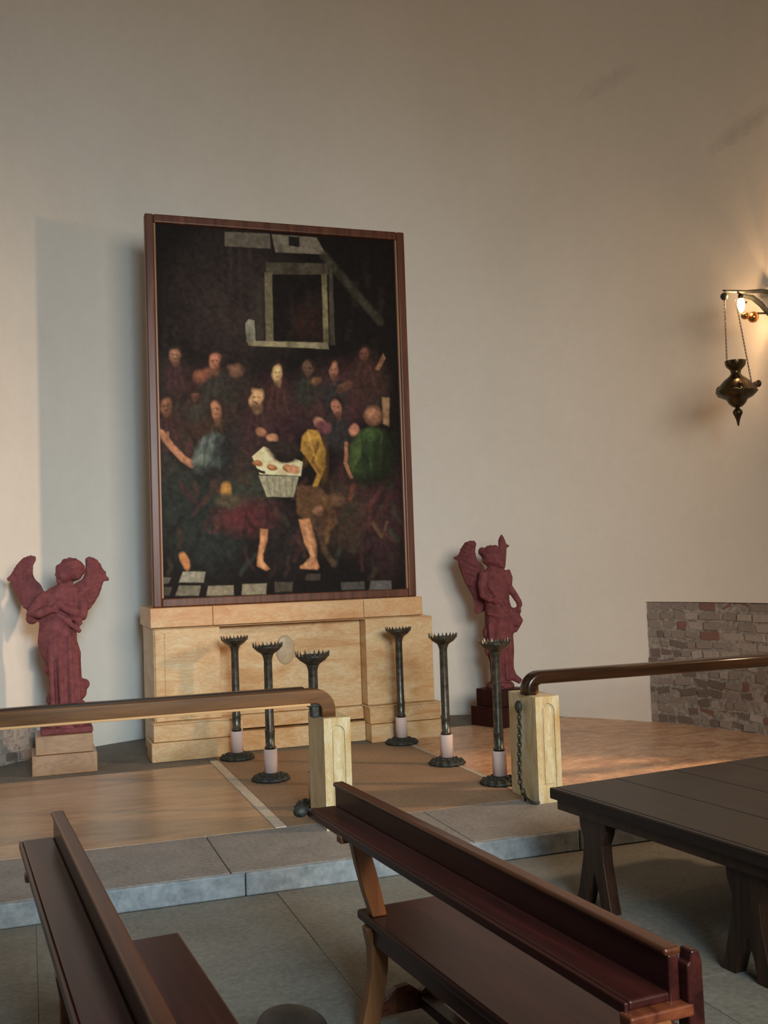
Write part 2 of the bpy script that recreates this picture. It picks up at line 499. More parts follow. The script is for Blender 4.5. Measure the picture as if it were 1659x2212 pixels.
# ------------------------------------------------------------------ altar
al = thing('marble_altar', (2.24, 9.1, 0), 'broad yellow marble altar with protruding side piers under the dark painting', 'altar')
def apart(name, x0, x1, y0, y1, z0, z1, mat='altar', bev=.006):
    ox, oy = 2.24, 9.1
    return obj(name, MB().box(x0 - ox, x1 - ox, y0 - oy, y1 - oy, z0, z1), mat, al, bev)
YBK = 9.75
apart('core', 1.03, 3.46, 9.19, YBK, 0, 1.085, 'altar')
# lower courses
apart('plinth_block', .955, 1.72, 8.84, 9.19, 0, .157); apart('plinth_block', 2.855, 3.53, 8.84, 9.19, 0, .157)
apart('plinth_block', 1.722, 2.853, 9.0, 9.19, 0, .172)
apart('base_block', .975, 1.72, 8.865, 9.19, .160, .302); apart('base_block', 2.855, 3.525, 8.865, 9.19, .160, .302)
apart('base_block', 1.722, 2.853, 9.04, 9.19, .190, .302)
apart('ledge', 2.84, 3.535, 8.852, 9.19, .302, .314, 'altar', .004)
apart('ledge', .97, 1.73, 8.852, 9.19, .302, .314, 'altar', .004)
# side piers and centre panel
apart('pier', 1.01, 1.555, 8.94, 9.19, .316, 1.082)
apart('pier', 2.862, 3.50, 8.94, 9.19, .316, 1.082)
apart('centre_panel', 1.557, 2.860, 9.10, 9.19, .304, 1.082)
apart('pier_panel', 1.09, 1.54, 8.934, 8.945, .34, 1.05, 'altar', .003)
apart('pier_side', 1.0, 1.03, 8.96, YBK, 0, 1.08, 'altar', .004)
apart('cove', .995, 3.44, 8.97, YBK, 1.082, 1.098, 'altar', .003)
for x0, x1 in ((.975, 1.497), (1.499, 2.845), (2.847, 3.405)):
    apart('top_block', x0, x1, 8.92, YBK, 1.098, 1.262, 'altar_top', .006)
# greyer oval on the front, a slightly raised bulge
obj('grey_oval', MB().ball((2.16 - 2.24, 9.10 - 9.1, .84), (.085, .016, .13), 20, 10), 'ovalmarble', al, smooth=True)

# ------------------------------------------------------------------ painting
pt = thing('altar_painting', (2.21, 9.09, 1.262), 'tall dark oil painting of figures round a table in a brown frame', 'painting')
X0, X1, Z0, Z1 = 1.018, 3.402, 1.262, 4.664
ox, oz = 2.21, 1.262
fw = .074
def fbox(name, x0, x1, z0, z1, y0, y1, mat, bev):
    return obj(name, MB().box(x0 - ox, x1 - ox, y0, y1, z0 - oz, z1 - oz), mat, pt, bev, segs=3)
fbox('frame_side', X0, X0 + fw, Z0, Z1, -.04, .05, 'frame', .012)
fbox('frame_side', X1 - fw, X1, Z0, Z1, -.04, .05, 'frame', .012)
fbox('frame_top', X0 + fw, X1 - fw, Z1 - fw, Z1, -.04, .05, 'frame', .012)
fbox('frame_bottom', X0 + fw, X1 - fw, Z0, Z0 + fw, -.04, .05, 'frame', .012)
fbox('frame_slip', X0 + fw, X0 + fw + .018, Z0 + fw, Z1 - fw, -.028, .03, 'framein', .005)
fbox('frame_slip', X1 - fw - .018, X1 - fw, Z0 + fw, Z1 - fw, -.028, .03, 'framein', .005)
fbox('backing_board', X0 + .02, X1 - .02, Z0 + .02, Z1 - .02, .03, .048, 'frame', 0)
# the canvas: brushwork kept as colours of a fine flat mesh
NX, NZ = 360, 540
cx0, cx1, cz0, cz1 = X0 + fw, X1 - fw, Z0 + fw, Z1 - fw
U, V = np.meshgrid(np.linspace(0, 1, NX), np.linspace(0, 1, NZ))      # V = 0 at the top
# design grid of the picture, 1000 wide x 1400 high
SRC = np.array([(330, 485), (868, 512), (880, 1270), (345, 1295)], float); DST = np.array([(0, 0), (1, 0), (1, 1), (0, 1)], float)
A_ = []; B_ = []
for (x, y), (u, v) in zip(SRC, DST):
    A_.append([x, y, 1, 0, 0, 0, -u * x, -u * y]); B_.append(u)
    A_.append([0, 0, 0, x, y, 1, -v * x, -v * y]); B_.append(v)
HM = np.append(np.linalg.solve(np.array(A_), np.array(B_)), 1).reshape(3, 3)
def D(p):        # sketch units -> canvas
    q = HM @ np.array([p[0], p[1], 1.0]); return np.array([q[0] / q[2], q[1] / q[2] * 1.41])
Vs = V * 1.41
canvas = np.zeros((NZ, NX, 3)); canvas[:] = lin((22, 17, 15))
rng = np.random.default_rng(5)
def rough_noise(k):
    g = rng.random((NZ // k + 3, NX // k + 3)); yy = np.arange(NZ) / k; xx = np.arange(NX) / k
    i, j = yy.astype(int), xx.astype(int); fy, fx = (yy - i)[:, None], (xx - j)[None]
    a = g[np.ix_(i, j)]; b_ = g[np.ix_(i, j + 1)]; c = g[np.ix_(i + 1, j)]; d = g[np.ix_(i + 1, j + 1)]
    return (a * (1 - fx) + b_ * fx) * (1 - fy) + (c * (1 - fx) + d * fx) * fy
WARP = (rough_noise(9) - .5) * .012
def lay(mask, col, shade=.5):
    global canvas
    tex = 1 + shade * (rough_noise(5) - .5) + .6 * shade * (rough_noise(14) - .5)
    canvas = canvas * (1 - mask[..., None]) + np.array(lin(col)) * tex[..., None] * mask[..., None]
def ell(c, r, col, rot=0, soft=.25, op=1, form=0):
    p = D(c); k = 1 / 545; soft = soft * 1.25
    dx, dy = U - p[0] + WARP, Vs - p[1] + WARP
    a = math.radians(rot); x_ = (dx * math.cos(a) + dy * math.sin(a)) / (r[0] * k); y_ = (-dx * math.sin(a) + dy * math.cos(a)) / (r[1] * k)
    d = np.sqrt(x_ ** 2 + y_ ** 2); mk = np.clip((1 - d) / soft + .5, 0, 1) * op
    if form: mk = mk * np.clip(1 - form * (x_ * .6 + y_ * .5), 0, 1)
    lay(mk, col)
def poly(pts, col, soft=2, op=1, shade=.35):
    P = np.array([D(p) for p in pts]); n = len(P); inside = np.zeros(U.shape, bool); dist = np.full(U.shape, 9.)
    X, Y = U + WARP * .15, Vs + WARP * .15
    for i in range(n):
        a, b = P[i], P[(i + 1) % n]
        cond = ((a[1] > Y) != (b[1] > Y)); t = (Y - a[1]) / ((b[1] - a[1]) if abs(b[1] - a[1]) > 1e-9 else 1e-9)
        inside ^= cond & (X < a[0] + t * (b[0] - a[0]))
        e = b - a; tt = np.clip(((X - a[0]) * e[0] + (Y - a[1]) * e[1]) / (e @ e + 1e-9), 0, 1)
        dist = np.minimum(dist, np.hypot(X - a[0] - tt * e[0], Y - a[1] - tt * e[1]))
    sd = np.where(inside, dist, -dist) * 545
    lay(np.clip(sd / soft + .5, 0, 1) * op, col, shade)
def stroke(pts, wd, col, soft=2, op=1):
    P = np.array([D(p) for p in pts]); dist = np.full(U.shape, 9.); X, Y = U + WARP * .6, Vs + WARP * .6
    for a, b in zip(P[:-1], P[1:]):
        e = b - a; tt = np.clip(((X - a[0]) * e[0] + (Y - a[1]) * e[1]) / (e @ e + 1e-9), 0, 1)
        dist = np.minimum(dist, np.hypot(X - a[0] - tt * e[0], Y - a[1] - tt * e[1]))
    lay(np.clip((wd - dist * 545) / soft + .5, 0, 1) * op, col)
# dark interior: lintel, framed opening, sill
ell((520, 650), (120, 110), (52, 42, 38), 0, .9, .8); ell((470, 560), (60, 70), (36, 30, 28), 0, .9, .6)
poly([(488, 500), (588, 502), (590, 535), (488, 532)], (88, 80, 68)); poly([(592, 503), (692, 508), (712, 545), (600, 543)], (106, 97, 82))
poly([(630, 507), (654, 508), (654, 530), (630, 528)], (30, 25, 22))
poly([(578, 565), (716, 565), (716, 590), (580, 592)], (70, 62, 50)); poly([(575, 588), (592, 588), (594, 738), (577, 738)], (96, 86, 66))
poly([(593, 592), (702, 592), (704, 738), (594, 738)], (24, 18, 15)); ell((670, 690), (30, 40), (52, 30, 24), 20, .9, .7)
poly([(702, 588), (713, 588), (716, 740), (704, 740)], (116, 104, 74)); poly([(718, 560), (726, 560), (730, 745), (718, 745)], (62, 56, 46))
poly([(536, 738), (714, 740), (716, 754), (538, 749)], (132, 120, 92)); poly([(532, 700), (540, 691), (552, 694), (554, 740), (534, 742)], (120, 116, 98))
poly([(556, 640), (568, 600), (572, 736), (556, 736)], (52, 46, 38)); stroke([(706, 545), (760, 610), (830, 690)], 9, (58, 54, 42), 8, .8)
for k in range(3): stroke([(500 + k * 22, 540), (500 + k * 22, 640)], 4, (48, 40, 34), 5, .6)
# robes in shadow
for c, r, col in [((370, 830), (40, 60), (40, 34, 30)), ((450, 860), (60, 55), (56, 36, 34)), ((520, 850), (45, 50), (44, 34, 30)), ((605, 890), (62, 70), (54, 32, 36)),
                  ((680, 860), (45, 55), (50, 38, 32)), ((745, 850), (55, 60), (66, 40, 42)), ((800, 830), (45, 60), (58, 40, 34)), ((395, 930), (50, 60), (58, 40, 32)),
                  ((365, 1010), (45, 80), (48, 36, 32)), ((400, 1090), (70, 100), (37, 40, 35)), ((455, 1150), (70, 80), (33, 36, 33)), ((530, 1080), (60, 60), (46, 48, 40)),
                  ((540, 1120), (70, 35), (76, 34, 36)), ((720, 900), (50, 60), (62, 38, 36)), ((800, 1080), (70, 110), (60, 34, 36)), ((745, 1110), (60, 70), (58, 44, 34)),
                  ((500, 970), (60, 60), (52, 40, 34)), ((830, 1150), (40, 90), (46, 30, 30)), ((620, 1170), (60, 60), (34, 28, 26))]:
    ell(c, r, col, 0, .7, .9)
# folds of the robes, loose dim brushwork
fr = random.Random(11)
for k in range(150):
    x = fr.uniform(350, 850); y = fr.uniform(840, 1225)
    if 545 < x < 655 and 960 < y < 1080: continue
    c_ = fr.choice([(62, 36, 36), (50, 46, 36), (58, 42, 32), (44, 48, 40), (72, 44, 40), (30, 22, 20), (26, 20, 18), (34, 26, 24)])
    a_ = fr.uniform(-1, 1); L_ = fr.uniform(15, 45)
    stroke([(x, y), (x + L_ * .5 * a_ + fr.uniform(-6, 6), y + L_ * .6), (x + L_ * a_, y + L_)], fr.uniform(2, 6), c_, 7, .7)
for k in range(40):
    x = fr.uniform(345, 850); y = fr.uniform(520, 740)
    stroke([(x, y), (x + fr.uniform(-8, 8), y + fr.uniform(20, 60))], fr.uniform(4, 9), fr.choice([(36, 28, 26), (22, 17, 15), (42, 34, 30)]), 10, .5)
# faces and shoulders
FACES = [((378, 772), (12, 17), (138, 98, 78), 10), ((466, 785), (15, 21), (142, 92, 72), 15), ((440, 815), (22, 14), (122, 76, 58), -30), ((510, 803), (15, 15), (118, 84, 64), 0),
                       ((602, 806), (14, 21), (190, 148, 104), 0), ((556, 862), (16, 24), (180, 138, 98), 25), ((670, 797), (14, 17), (94, 68, 54), 0), ((686, 824), (14, 7), (112, 78, 56), -30),
                       ((728, 800), (13, 21), (146, 98, 78), 10), ((795, 763), (14, 16), (98, 62, 50), 20), ((358, 882), (16, 21), (112, 76, 58), 0), ((423, 862), (11, 12), (88, 58, 46), 0),
                       ((467, 890), (13, 22), (142, 98, 72), -10), ((732, 880), (14, 19), (146, 96, 78), -20), ((812, 898), (20, 20), (156, 108, 80), 0), ((752, 835), (22, 10), (94, 62, 48), -40)]
for q, (c, r, col, rot) in enumerate(FACES):
    if r[0] < r[1]:
        base = [(52, 34, 33), (43, 40, 34), (54, 40, 30), (40, 38, 37), (58, 37, 32)][q % 5]
        ell((c[0], c[1] + r[1] * 2.9), (r[0] * 2.5, r[1] * 2.0), base, 0, .5, .85, .5)
        for k in (-1, 0, 1): stroke([(c[0] + k * r[0] * .7, c[1] + r[1] * 1.5), (c[0] + k * r[0] * 1.5, c[1] + r[1] * 4.2)], 2.5, tuple(int(v * 1.3) for v in base), 6, .6)
for c, r, col, rot in FACES:
    sc = lambda k: tuple(int(min(255, v * k)) for v in col)
    P = lambda dx, dy: (c[0] + dx * r[0], c[1] + dy * r[1])
    if r[0] >= r[1]:
        ell(c, r, sc(.85), rot, .5, 1, .6); ell(P(-.2, -.3), (r[0] * .5, r[1] * .4), sc(1.1), rot, 1.2, .6); continue
    ell(P(.1, .9), (r[0] * .6, r[1] * .6), sc(.6), rot, .5)
    ell(P(.08, -.18), (r[0] * 1.12, r[1] * 1.02), (44, 30, 24), rot, .4)
    ell(P(-.06, .06), (r[0] * .80, r[1] * .88), col, rot, .4, 1, .55)
    ell(P(-.25, -.38), (r[0] * .42, r[1] * .26), sc(1.18), rot, 1.2, .7)
    for dx in (-.42, .22): ell(P(dx, -.04), (r[0] * .22, r[1] * .09), sc(.55), rot, .9, .8)
    ell(P(-.12, .2), (r[0] * .12, r[1] * .22), sc(1.2), rot, 1, .7); ell(P(-.08, .5), (r[0] * .26, r[1] * .06), sc(.45), rot, .8, .9)
    if int(c[0]) % 4 == 0: ell(P(-.02, .85), (r[0] * .55, r[1] * .36), (70, 48, 36), rot, .9, .7)
poly([(836, 760), (842, 772), (826, 800), (818, 796)], (122, 86, 64)); poly([(832, 858), (848, 858), (846, 920), (834, 915)], (134, 104, 76), 5)
# left figure reaching out
stroke([(345, 940), (368, 970), (392, 995), (412, 1008)], 7, (148, 102, 76), 4); stroke([(345, 945), (338, 925)], 2.5, (140, 96, 72)); stroke([(358, 955), (360, 940)], 2.5, (140, 96, 72))
poly([(436, 950), (460, 938), (488, 948), (492, 1000), (466, 1020), (430, 1024), (412, 1006), (420, 975)], (66, 72, 68), 9); ell((432, 1000), (14, 20), (98, 104, 94), 20, .9, .8); ell((458, 955), (22, 10), (84, 90, 84), -10, .9, .8)
for k in range(5): stroke([(438 + 11 * k, 948), (430 + 11 * k, 985), (424 + 12 * k, 1018)], 2.2, (42, 46, 44) if k % 2 else (90, 96, 88), 5, .6)
stroke([(470, 945), (470, 946)], 1, (60, 64, 62)); stroke([(470, 945), (462, 990), (448, 1010)], 4, (60, 64, 62), 4); ell((500, 960), (22, 42), (42, 34, 32), 0, .5)
ell((487, 1062), (11, 16), (140, 100, 52), 10, .5); ell((490, 1085), (24, 14), (70, 62, 46), 0, .6)
# table
poly([(544, 990), (570, 968), (655, 1000), (650, 1030), (560, 1028)], (196, 178, 138)); poly([(558, 1031), (645, 1031), (634, 1076), (575, 1076)], (138, 130, 106))
for k in range(5): stroke([(575 + 14 * k, 1034), (584 + 11 * k, 1074)], 1.6, (104, 98, 80), 3, .7)
ell((614, 973), (38, 22), (40, 30, 26), 8, .3); ell((615, 992), (28, 12), (34, 26, 22), 8, .4)
for c in ((555, 1003), (588, 1014), (622, 1015)): ell(c, (12, 7), (132, 84, 50), 15, .3); ell((c[0] - 2, c[1] - 2), (6, 3), (162, 110, 68), 15, .5)
stroke([(545, 1016), (570, 1024)], 3, (34, 26, 22)); ell((565, 938), (10, 9), (148, 100, 74), 0, .4); ell((588, 948), (13, 8), (164, 116, 84), 0, .4)
# figure in ochre
poly([(654, 945), (668, 930), (690, 932), (705, 975), (704, 1010), (686, 1052), (672, 1058), (686, 1025), (662, 990), (650, 975)], (158, 116, 52), 4); stroke([(690, 960), (676, 1000), (690, 1020)], 4, (108, 76, 34), 4); stroke([(668, 940), (680, 985)], 3, (186, 142, 70), 4)
ell((692, 914), (11, 11), (152, 108, 86), 0, .4); ell((704, 925), (18, 14), (96, 56, 58), 20, .5); ell((634, 1017), (13, 8), (168, 116, 84), -10, .4)
poly([(640, 1050), (690, 1052), (716, 1080), (730, 1130), (700, 1160), (660, 1130), (640, 1110)], (84, 58, 38), 6); ell((687, 1104), (13, 11), (150, 104, 76), 0, .4); stroke([(700, 1080), (712, 1120), (704, 1170)], 5, (112, 80, 48), 6, .7); stroke([(680, 1120), (700, 1190), (720, 1220)], 6, (70, 52, 38), 6)
poly([(644, 1124), (668, 1122), (676, 1150), (682, 1180), (681, 1205), (688, 1226), (684, 1231), (646, 1229), (646, 1224), (666, 1214), (668, 1200), (656, 1175)], (164, 112, 76), 4); stroke([(660, 1140), (668, 1175), (673, 1205), (660, 1222)], 3.5, (190, 136, 96), 6, .8); stroke([(676, 1150), (682, 1182), (680, 1210)], 2, (104, 68, 48), 5, .8)
poly([(560, 1144), (577, 1146), (575, 1170), (566, 1198), (566, 1214), (580, 1230), (572, 1234), (552, 1224), (553, 1206), (559, 1176)], (156, 106, 72), 4); stroke([(566, 1150), (564, 1180), (559, 1208), (568, 1226)], 3, (184, 130, 90), 6, .8)
# figure in green, red drapery
poly([(783, 930), (806, 920), (836, 930), (852, 965), (848, 1015), (822, 1044), (776, 1040), (754, 1010), (760, 965)], (40, 50, 28), 10); ell((775, 985), (16, 36), (66, 80, 42), 15, .9, .8); ell((800, 940), (22, 12), (66, 84, 46), -10, .9, .8)
for k in range(6): stroke([(786 + 11 * k, 938), (776 + 13 * k, 985), (790 + 8 * k, 1036)], 2.2, (30, 40, 24) if k % 2 else (64, 80, 44), 5, .6)
stroke([(752, 960), (748, 960)], 1, (46, 60, 34), 2); stroke([(752, 960), (748, 1000), (760, 1030)], 4, (142, 96, 70), 3); ell((769, 930), (10, 14), (160, 106, 84), 15, .4); stroke([(785, 930), (790, 985), (770, 1010)], 3, (40, 52, 28), 4)
stroke([(840, 1030), (815, 1075), (795, 1100)], 5, (84, 48, 44), 9, .75); stroke([(850, 1060), (830, 1100), (806, 1130)], 4, (74, 40, 40), 9, .75); stroke([(765, 1050), (758, 1080)], 5, (104, 58, 44), 5, .8); ell((728, 1082), (16, 12), (98, 70, 50), 0, .6)
stroke([(806, 1130), (826, 1160), (838, 1130)], 4, (88, 62, 48), 5, .8); stroke([(780, 1130), (782, 1230)], 4, (58, 38, 34), 5, .8)
ell((396, 1215), (8, 18), (166, 112, 70), -15, .4)
# deep shade on the turned sides of the robes
ell((840, 1000), (26, 62), (22, 24, 15), 12, .9, .85); ell((800, 1036), (44, 14), (24, 22, 16), 0, .9, .8); ell((790, 1000), (12, 40), (30, 38, 22), 20, 1, .6)
ell((482, 985), (18, 44), (28, 28, 26), 0, .9, .8); ell((450, 1020), (36, 10), (28, 27, 25), 10, .9, .8)
ell((700, 1000), (9, 40), (96, 66, 28), 5, .9, .6); ell((668, 985), (8, 26), (92, 62, 28), 30, .9, .5)
ell((700, 1120), (22, 30), (46, 32, 24), 20, .9, .6)
# paved floor
for q, col in [([(391, 1237), (440, 1237), (436, 1260), (383, 1260)], (126, 120, 104)), ([(383, 1267), (430, 1267), (425, 1288), (375, 1288)], (98, 92, 78)), ([(446, 1267), (501, 1265), (501, 1286), (442, 1288)], (116, 106, 88)),
               ([(520, 1263), (573, 1261), (571, 1284), (518, 1286)], (122, 112, 92)), ([(345, 1250), (366, 1250), (360, 1262), (345, 1263)], (80, 74, 64)), ([(735, 1258), (786, 1256), (786, 1272), (735, 1274)], (66, 62, 56)),
               ([(800, 1254), (845, 1253), (845, 1272), (795, 1274)], (82, 78, 74)), ([(590, 1258), (630, 1258), (628, 1278), (590, 1280)], (64, 56, 46)), ([(660, 1240), (690, 1240), (690, 1254), (655, 1254)], (58, 48, 42)), ([(350, 1270), (368, 1270), (362, 1288), (348, 1288)], (62, 56, 46))]:
    poly(q, col, 2.5)
canvas *= (1 + .35 * (rng.random((NZ, NX, 1)) - .5)); canvas *= (1 + .5 * (rough_noise(4) - .5))[..., None]
canvas = np.clip(canvas * 1.5, 0, .75)
GX = cx0 + U * (cx1 - cx0) - ox; GZ = cz1 - V * (cz1 - cz0) - oz
verts = np.stack([GX, np.full_like(GX, .002), GZ], -1).reshape(-1, 3)
ii = (np.arange(NZ - 1)[:, None] * NX + np.arange(NX - 1)[None]).reshape(-1)
faces = np.stack([ii, ii + NX, ii + NX + 1, ii + 1], 1)
me = bpy.data.meshes.new('canvas'); me.from_pydata(verts.tolist(), [], faces.tolist())
ca = me.color_attributes.new('paint', 'FLOAT_COLOR', 'POINT')
ca.data.foreach_set('color', np.concatenate([canvas.reshape(-1, 3), np.ones((NX * NZ, 1))], 1).astype(np.float32).ravel())
cv = obj('canvas', me, 'paint', pt)
so = cv.modifiers.new('thick', 'SOLIDIFY'); so.thickness = .012; so.offset = -1

# ------------------------------------------------------------------ candle stands
def make_stand():
    t = thing('candle_stand', (0, 0, 0), 'dark bronze candle stand', 'candle stand')
    lobes = lambda a, z: 1 + .05 * math.cos(14 * a)
    b = MB().lathe([(.02, 0), (.135, 0), (.14, .012), (.125, .026), (.085, .040), (.05, .052), (.02, .056)], 56, rf=lobes)
    bs = obj('base', b, 'iron', t, smooth=True)
    bb = MB()
    for k in range(14): a = 2 * PI * k / 14; bb.ball((.118 * math.cos(a), .118 * math.sin(a), .024), (.016, .016, .014), 8, 5)
    for k in range(10): a = 2 * PI * k / 10; bb.ball((.08 * math.cos(a), .08 * math.sin(a), .043), (.012, .012, .009), 8, 5)
    tag(obj('base_bosses', bb, 'iron', t, smooth=True), kind='stuff')
    obj('pole', MB().lathe([(.033, .05), (.033, .23), (.041, .235), (.041, .245), (.034, .25), (.036, .34), (.038, .36), (.033, .375), (.031, .88), (.035, .90), (.045, .925), (.05, .935)], 20), 'bronze', t, smooth=True)
    sl = MB(); pr = [(.046, .055), (.047, .225), (.051, .228), (.051, .222), (.051, .055)]
    sl.lathe(pr, 22); obj('sleeve', sl, 'sleeve', t, smooth=True)
    bl = MB().lathe([(.045, .925), (.058, .935), (.085, .952), (.105, .975), (.108, .985), (.098, .983), (.07, .965), (.03, .955)], 40)
    bo = obj('bowl', bl, 'bronze', t, smooth=True)
    tt = MB(); n = 22
    for k in range(n):
        a = 2 * PI * k / n
        mt = Matrix.Rotation(a, 4, 'Z')
        tt.add([(.100, -.012, .975), (.110, -.012, .977), (.110, .012, .977), (.100, .012, .975), (.112, 0, 1.013), (.116, 0, 1.012)],
               [(0, 3, 2, 1), (0, 1, 5, 4), (1, 2, 5), (2, 3, 4, 5), (3, 0, 4)], mt)
    tag(obj('crown_teeth', tt, 'bronze', t), kind='stuff')
    return t
G = 'bronze candle stands before the altar'
spots = [(1.63, 8.62, 'candle stand farthest back on the left, in front of the altar'),
         (1.695, 7.705, 'second candle stand of the left row, crossed by the wooden rail'),
         (1.772, 6.70, 'candle stand nearest on the left, its foot hidden by rail and marble post'),
         (3.07, 8.62, 'candle stand before the right pier of the altar, farthest back on the right'),
         (3.075, 7.635, 'middle candle stand of the right row, against the bare wall'),
         (3.135, 6.80, 'candle stand nearest on the right, in front of the right angel')]
# keep the two rear stands on their true pixels
spots[0] = (1.632, 8.685, spots[0][2]); spots[3] = (3.08, 8.685, spots[3][2])
st = None
for x, y, lab in spots:
    lab = 'dark bronze ' + lab
    if st is None:
        st = make_stand(); st.location = (x, y, .003); st['label'] = lab; st['group'] = G
    else:
        dup(st, (x, y, .003), random.uniform(0, 3), lab, G)

# ------------------------------------------------------------------ marble posts, rails, chain
def make_post(loc, w, d, h, label):
    t = thing('marble_post', loc, label, 'post', 'marble posts of the altar rail')
    b = MB().box(-w / 2, w / 2, .012, d, 0, h)
    obj('shaft', b, 'pillar', t, .004)
    # front face: raised border round a round-topped sunk panel with a raised fillet
    bw = .036; yf0, yf1 = 0, .012
    p = MB()
    p.box(-w / 2, -w / 2 + bw, yf0, yf1, 0, h); p.box(w / 2 - bw, w / 2, yf0, yf1, 0, h); p.box(-w / 2 + bw, w / 2 - bw, yf0, yf1, 0, .10)
    r = w / 2 - bw; top = h - .045
    arc = [(r * math.cos(PI * k / 12), top - r + r * math.sin(PI * k / 12)) for k in range(13)]
    p.prism([(r, h), (r, top - r)] + arc[1:-1] + [(-r, top - r), (-r, h)], yf0, yf1)
    obj('panel_border', p, 'pillar', t)
    q = MB(); r2 = r - .018
    arc = [(r2 * math.cos(PI * k / 12), top - r + r2 * math.sin(PI * k / 12)) for k in range(13)]
    q.prism([(r2, .12)] + arc + [(-r2, .12)], .003, .013)
    obj('panel_fillet', q, 'pillar', t, .003)
    return t
PL = make_post((1.748, 6.08, 0), .165, .37, .66, 'pale marble post with sunk panel at the end of the left rail')
PR = make_post((3.175, 6.12, 0), .17, .40, .68, 'pale marble post with sunk panel carrying the right rail, chain on its side')
# posts at the far ends of the rails, outside the picture
def make_rail(name, xa, xb, y, z0, z1, zpost, label, dirn, mat='rail', ex=.16):
    t = thing(name, ((xa + xb) / 2, y, z0), label, 'handrail', None)
    ox_ = (xa + xb) / 2; hh = z1 - z0; n = 32
    # rounded section swept along the rail then bent down into the post
    sec = []
    for k in range(n):
        a = 2 * PI * k / n
        sec.append((.058 * math.copysign(abs(math.cos(a)) ** ex, math.cos(a)), hh / 2 * math.copysign(abs(math.sin(a)) ** ex, math.sin(a))))
    path = []
    e = xb - ox_; R_ = hh * .95
    path.append((xa - ox_, hh / 2, 0)); path.append((0, hh / 2, 0)); path.append((e - dirn * R_, hh / 2, 0))
    for k in range(1, 8):
        a = PI / 2 * k / 7
        path.append((e - dirn * R_ + dirn * R_ * math.sin(a), hh / 2 - R_ + R_ * math.cos(a), a))
    path.append((e, zpost - z0 + .001, PI / 2))
    vs = []; fs = []
    for px, pz, a in path:
        for sy_, sz in sec: vs.append((px + dirn * math.sin(a) * sz, sy_, pz + math.cos(a) * sz))
    for i in range(len(path) - 1):
        for k in range(n):
            A, B = i * n + k, i * n + (k + 1) % n
            fs.append((A, B, B + n, A + n))
    fs.append(tuple(range(n))); fs.append(tuple(range((len(path) - 1) * n, len(path) * n))[::-1])
    obj('bar', MB().add(vs, fs), mat, t, smooth=True)
    return t, ox_
RL, oxl = make_rail('altar_rail', XL, 1.715, 6.19, .745, .832, .66, 'brown wooden altar rail on the left, its end bent down into the marble post', 1)
obj('lower_edge', MB().box(XL - oxl, 1.60 - oxl, -.066, -.045, -.008, .006), 'railedge', RL, .003)
obj('upper_moulding', MB().box(XL - oxl, 1.58 - oxl, .0, .055, .082, .098), 'rail_dark', RL, .005)
obj('iron_bracket', MB().box(1.615 - oxl, 1.66 - oxl, -.04, .03, -.085, -.004).box(1.59 - oxl, 1.675 - oxl, -.045, .035, -.02, -.0), 'iron', RL, .006)
RR, oxr = make_rail('altar_rail', XR, 3.118, 6.27, .745, .832, .68, 'dark varnished wooden altar rail on the right, running across the brick patch', -1, 'rail_dark', .55)
obj('iron_bracket', MB().box(3.165 - oxr, 3.185 - oxr, -.02, .02, -.066, .004), 'brassbright', RR, .004)
# chain with its ring plate
ch = thing('hanging_chain', (3.068, 6.30, 0), 'dark iron chain hanging from a ring on the left side of the right post', 'chain')
obj('ring_plate', MB().ball((-.012, 0, .60), (.022, .035, .04), 14, 8).box(-.02, .0, -.012, .012, .56, .64), 'iron', ch, smooth=True)
lk = MB(); z = .565; k = 0; yy = -.0
while z > .02:
    c0 = Vector((-.022 - .004 * math.sin(z * 9), -.02 + (.565 - z) * .03 - (0 if z > .1 else (.1 - z) * .9), z)); rx = .016 if k % 2 == 0 else .006
    pts = []
    for q in range(11):
        a = 2 * PI * q / 10
        pts.append(c0 + Vector(((.012 * math.sin(a) if k % 2 else 0), (0 if k % 2 else .012 * math.sin(a)), .021 * math.cos(a))))
    lk.tube(pts, .0055, 6); z -= .03; k += 1
tag(obj('links', lk, 'iron', ch, smooth=True), kind='stuff')
obj('end_hook', MB().tube([(-.03, -.06, .05), (-.03, -.10, .03), (-.025, -.14, .018), (-.02, -.17, .012), (0, -.19, .012), (.02, -.18, .012)], .009, 8), 'iron', ch, smooth=True)

# ------------------------------------------------------------------ angels
def remeshed(name, mb, voxel, mat, parent, smooth_it=4):
    me = mb.mesh(name); o = bpy.data.objects.new(name, me); COL.objects.link(o)
    r = o.modifiers.new('r', 'REMESH'); r.mode = 'VOXEL'; r.voxel_size = voxel
    s_ = o.modifiers.new('s', 'SMOOTH'); s_.iterations = smooth_it; s_.factor = .5
    dg = bpy.context.evaluated_depsgraph_get(); dg.update()
    nm = bpy.data.meshes.new_from_object(o.evaluated_get(dg))
    bpy.data.objects.remove(o)
    for p in nm.polygons: p.use_smooth = True
    return obj(name, nm, mat, parent)


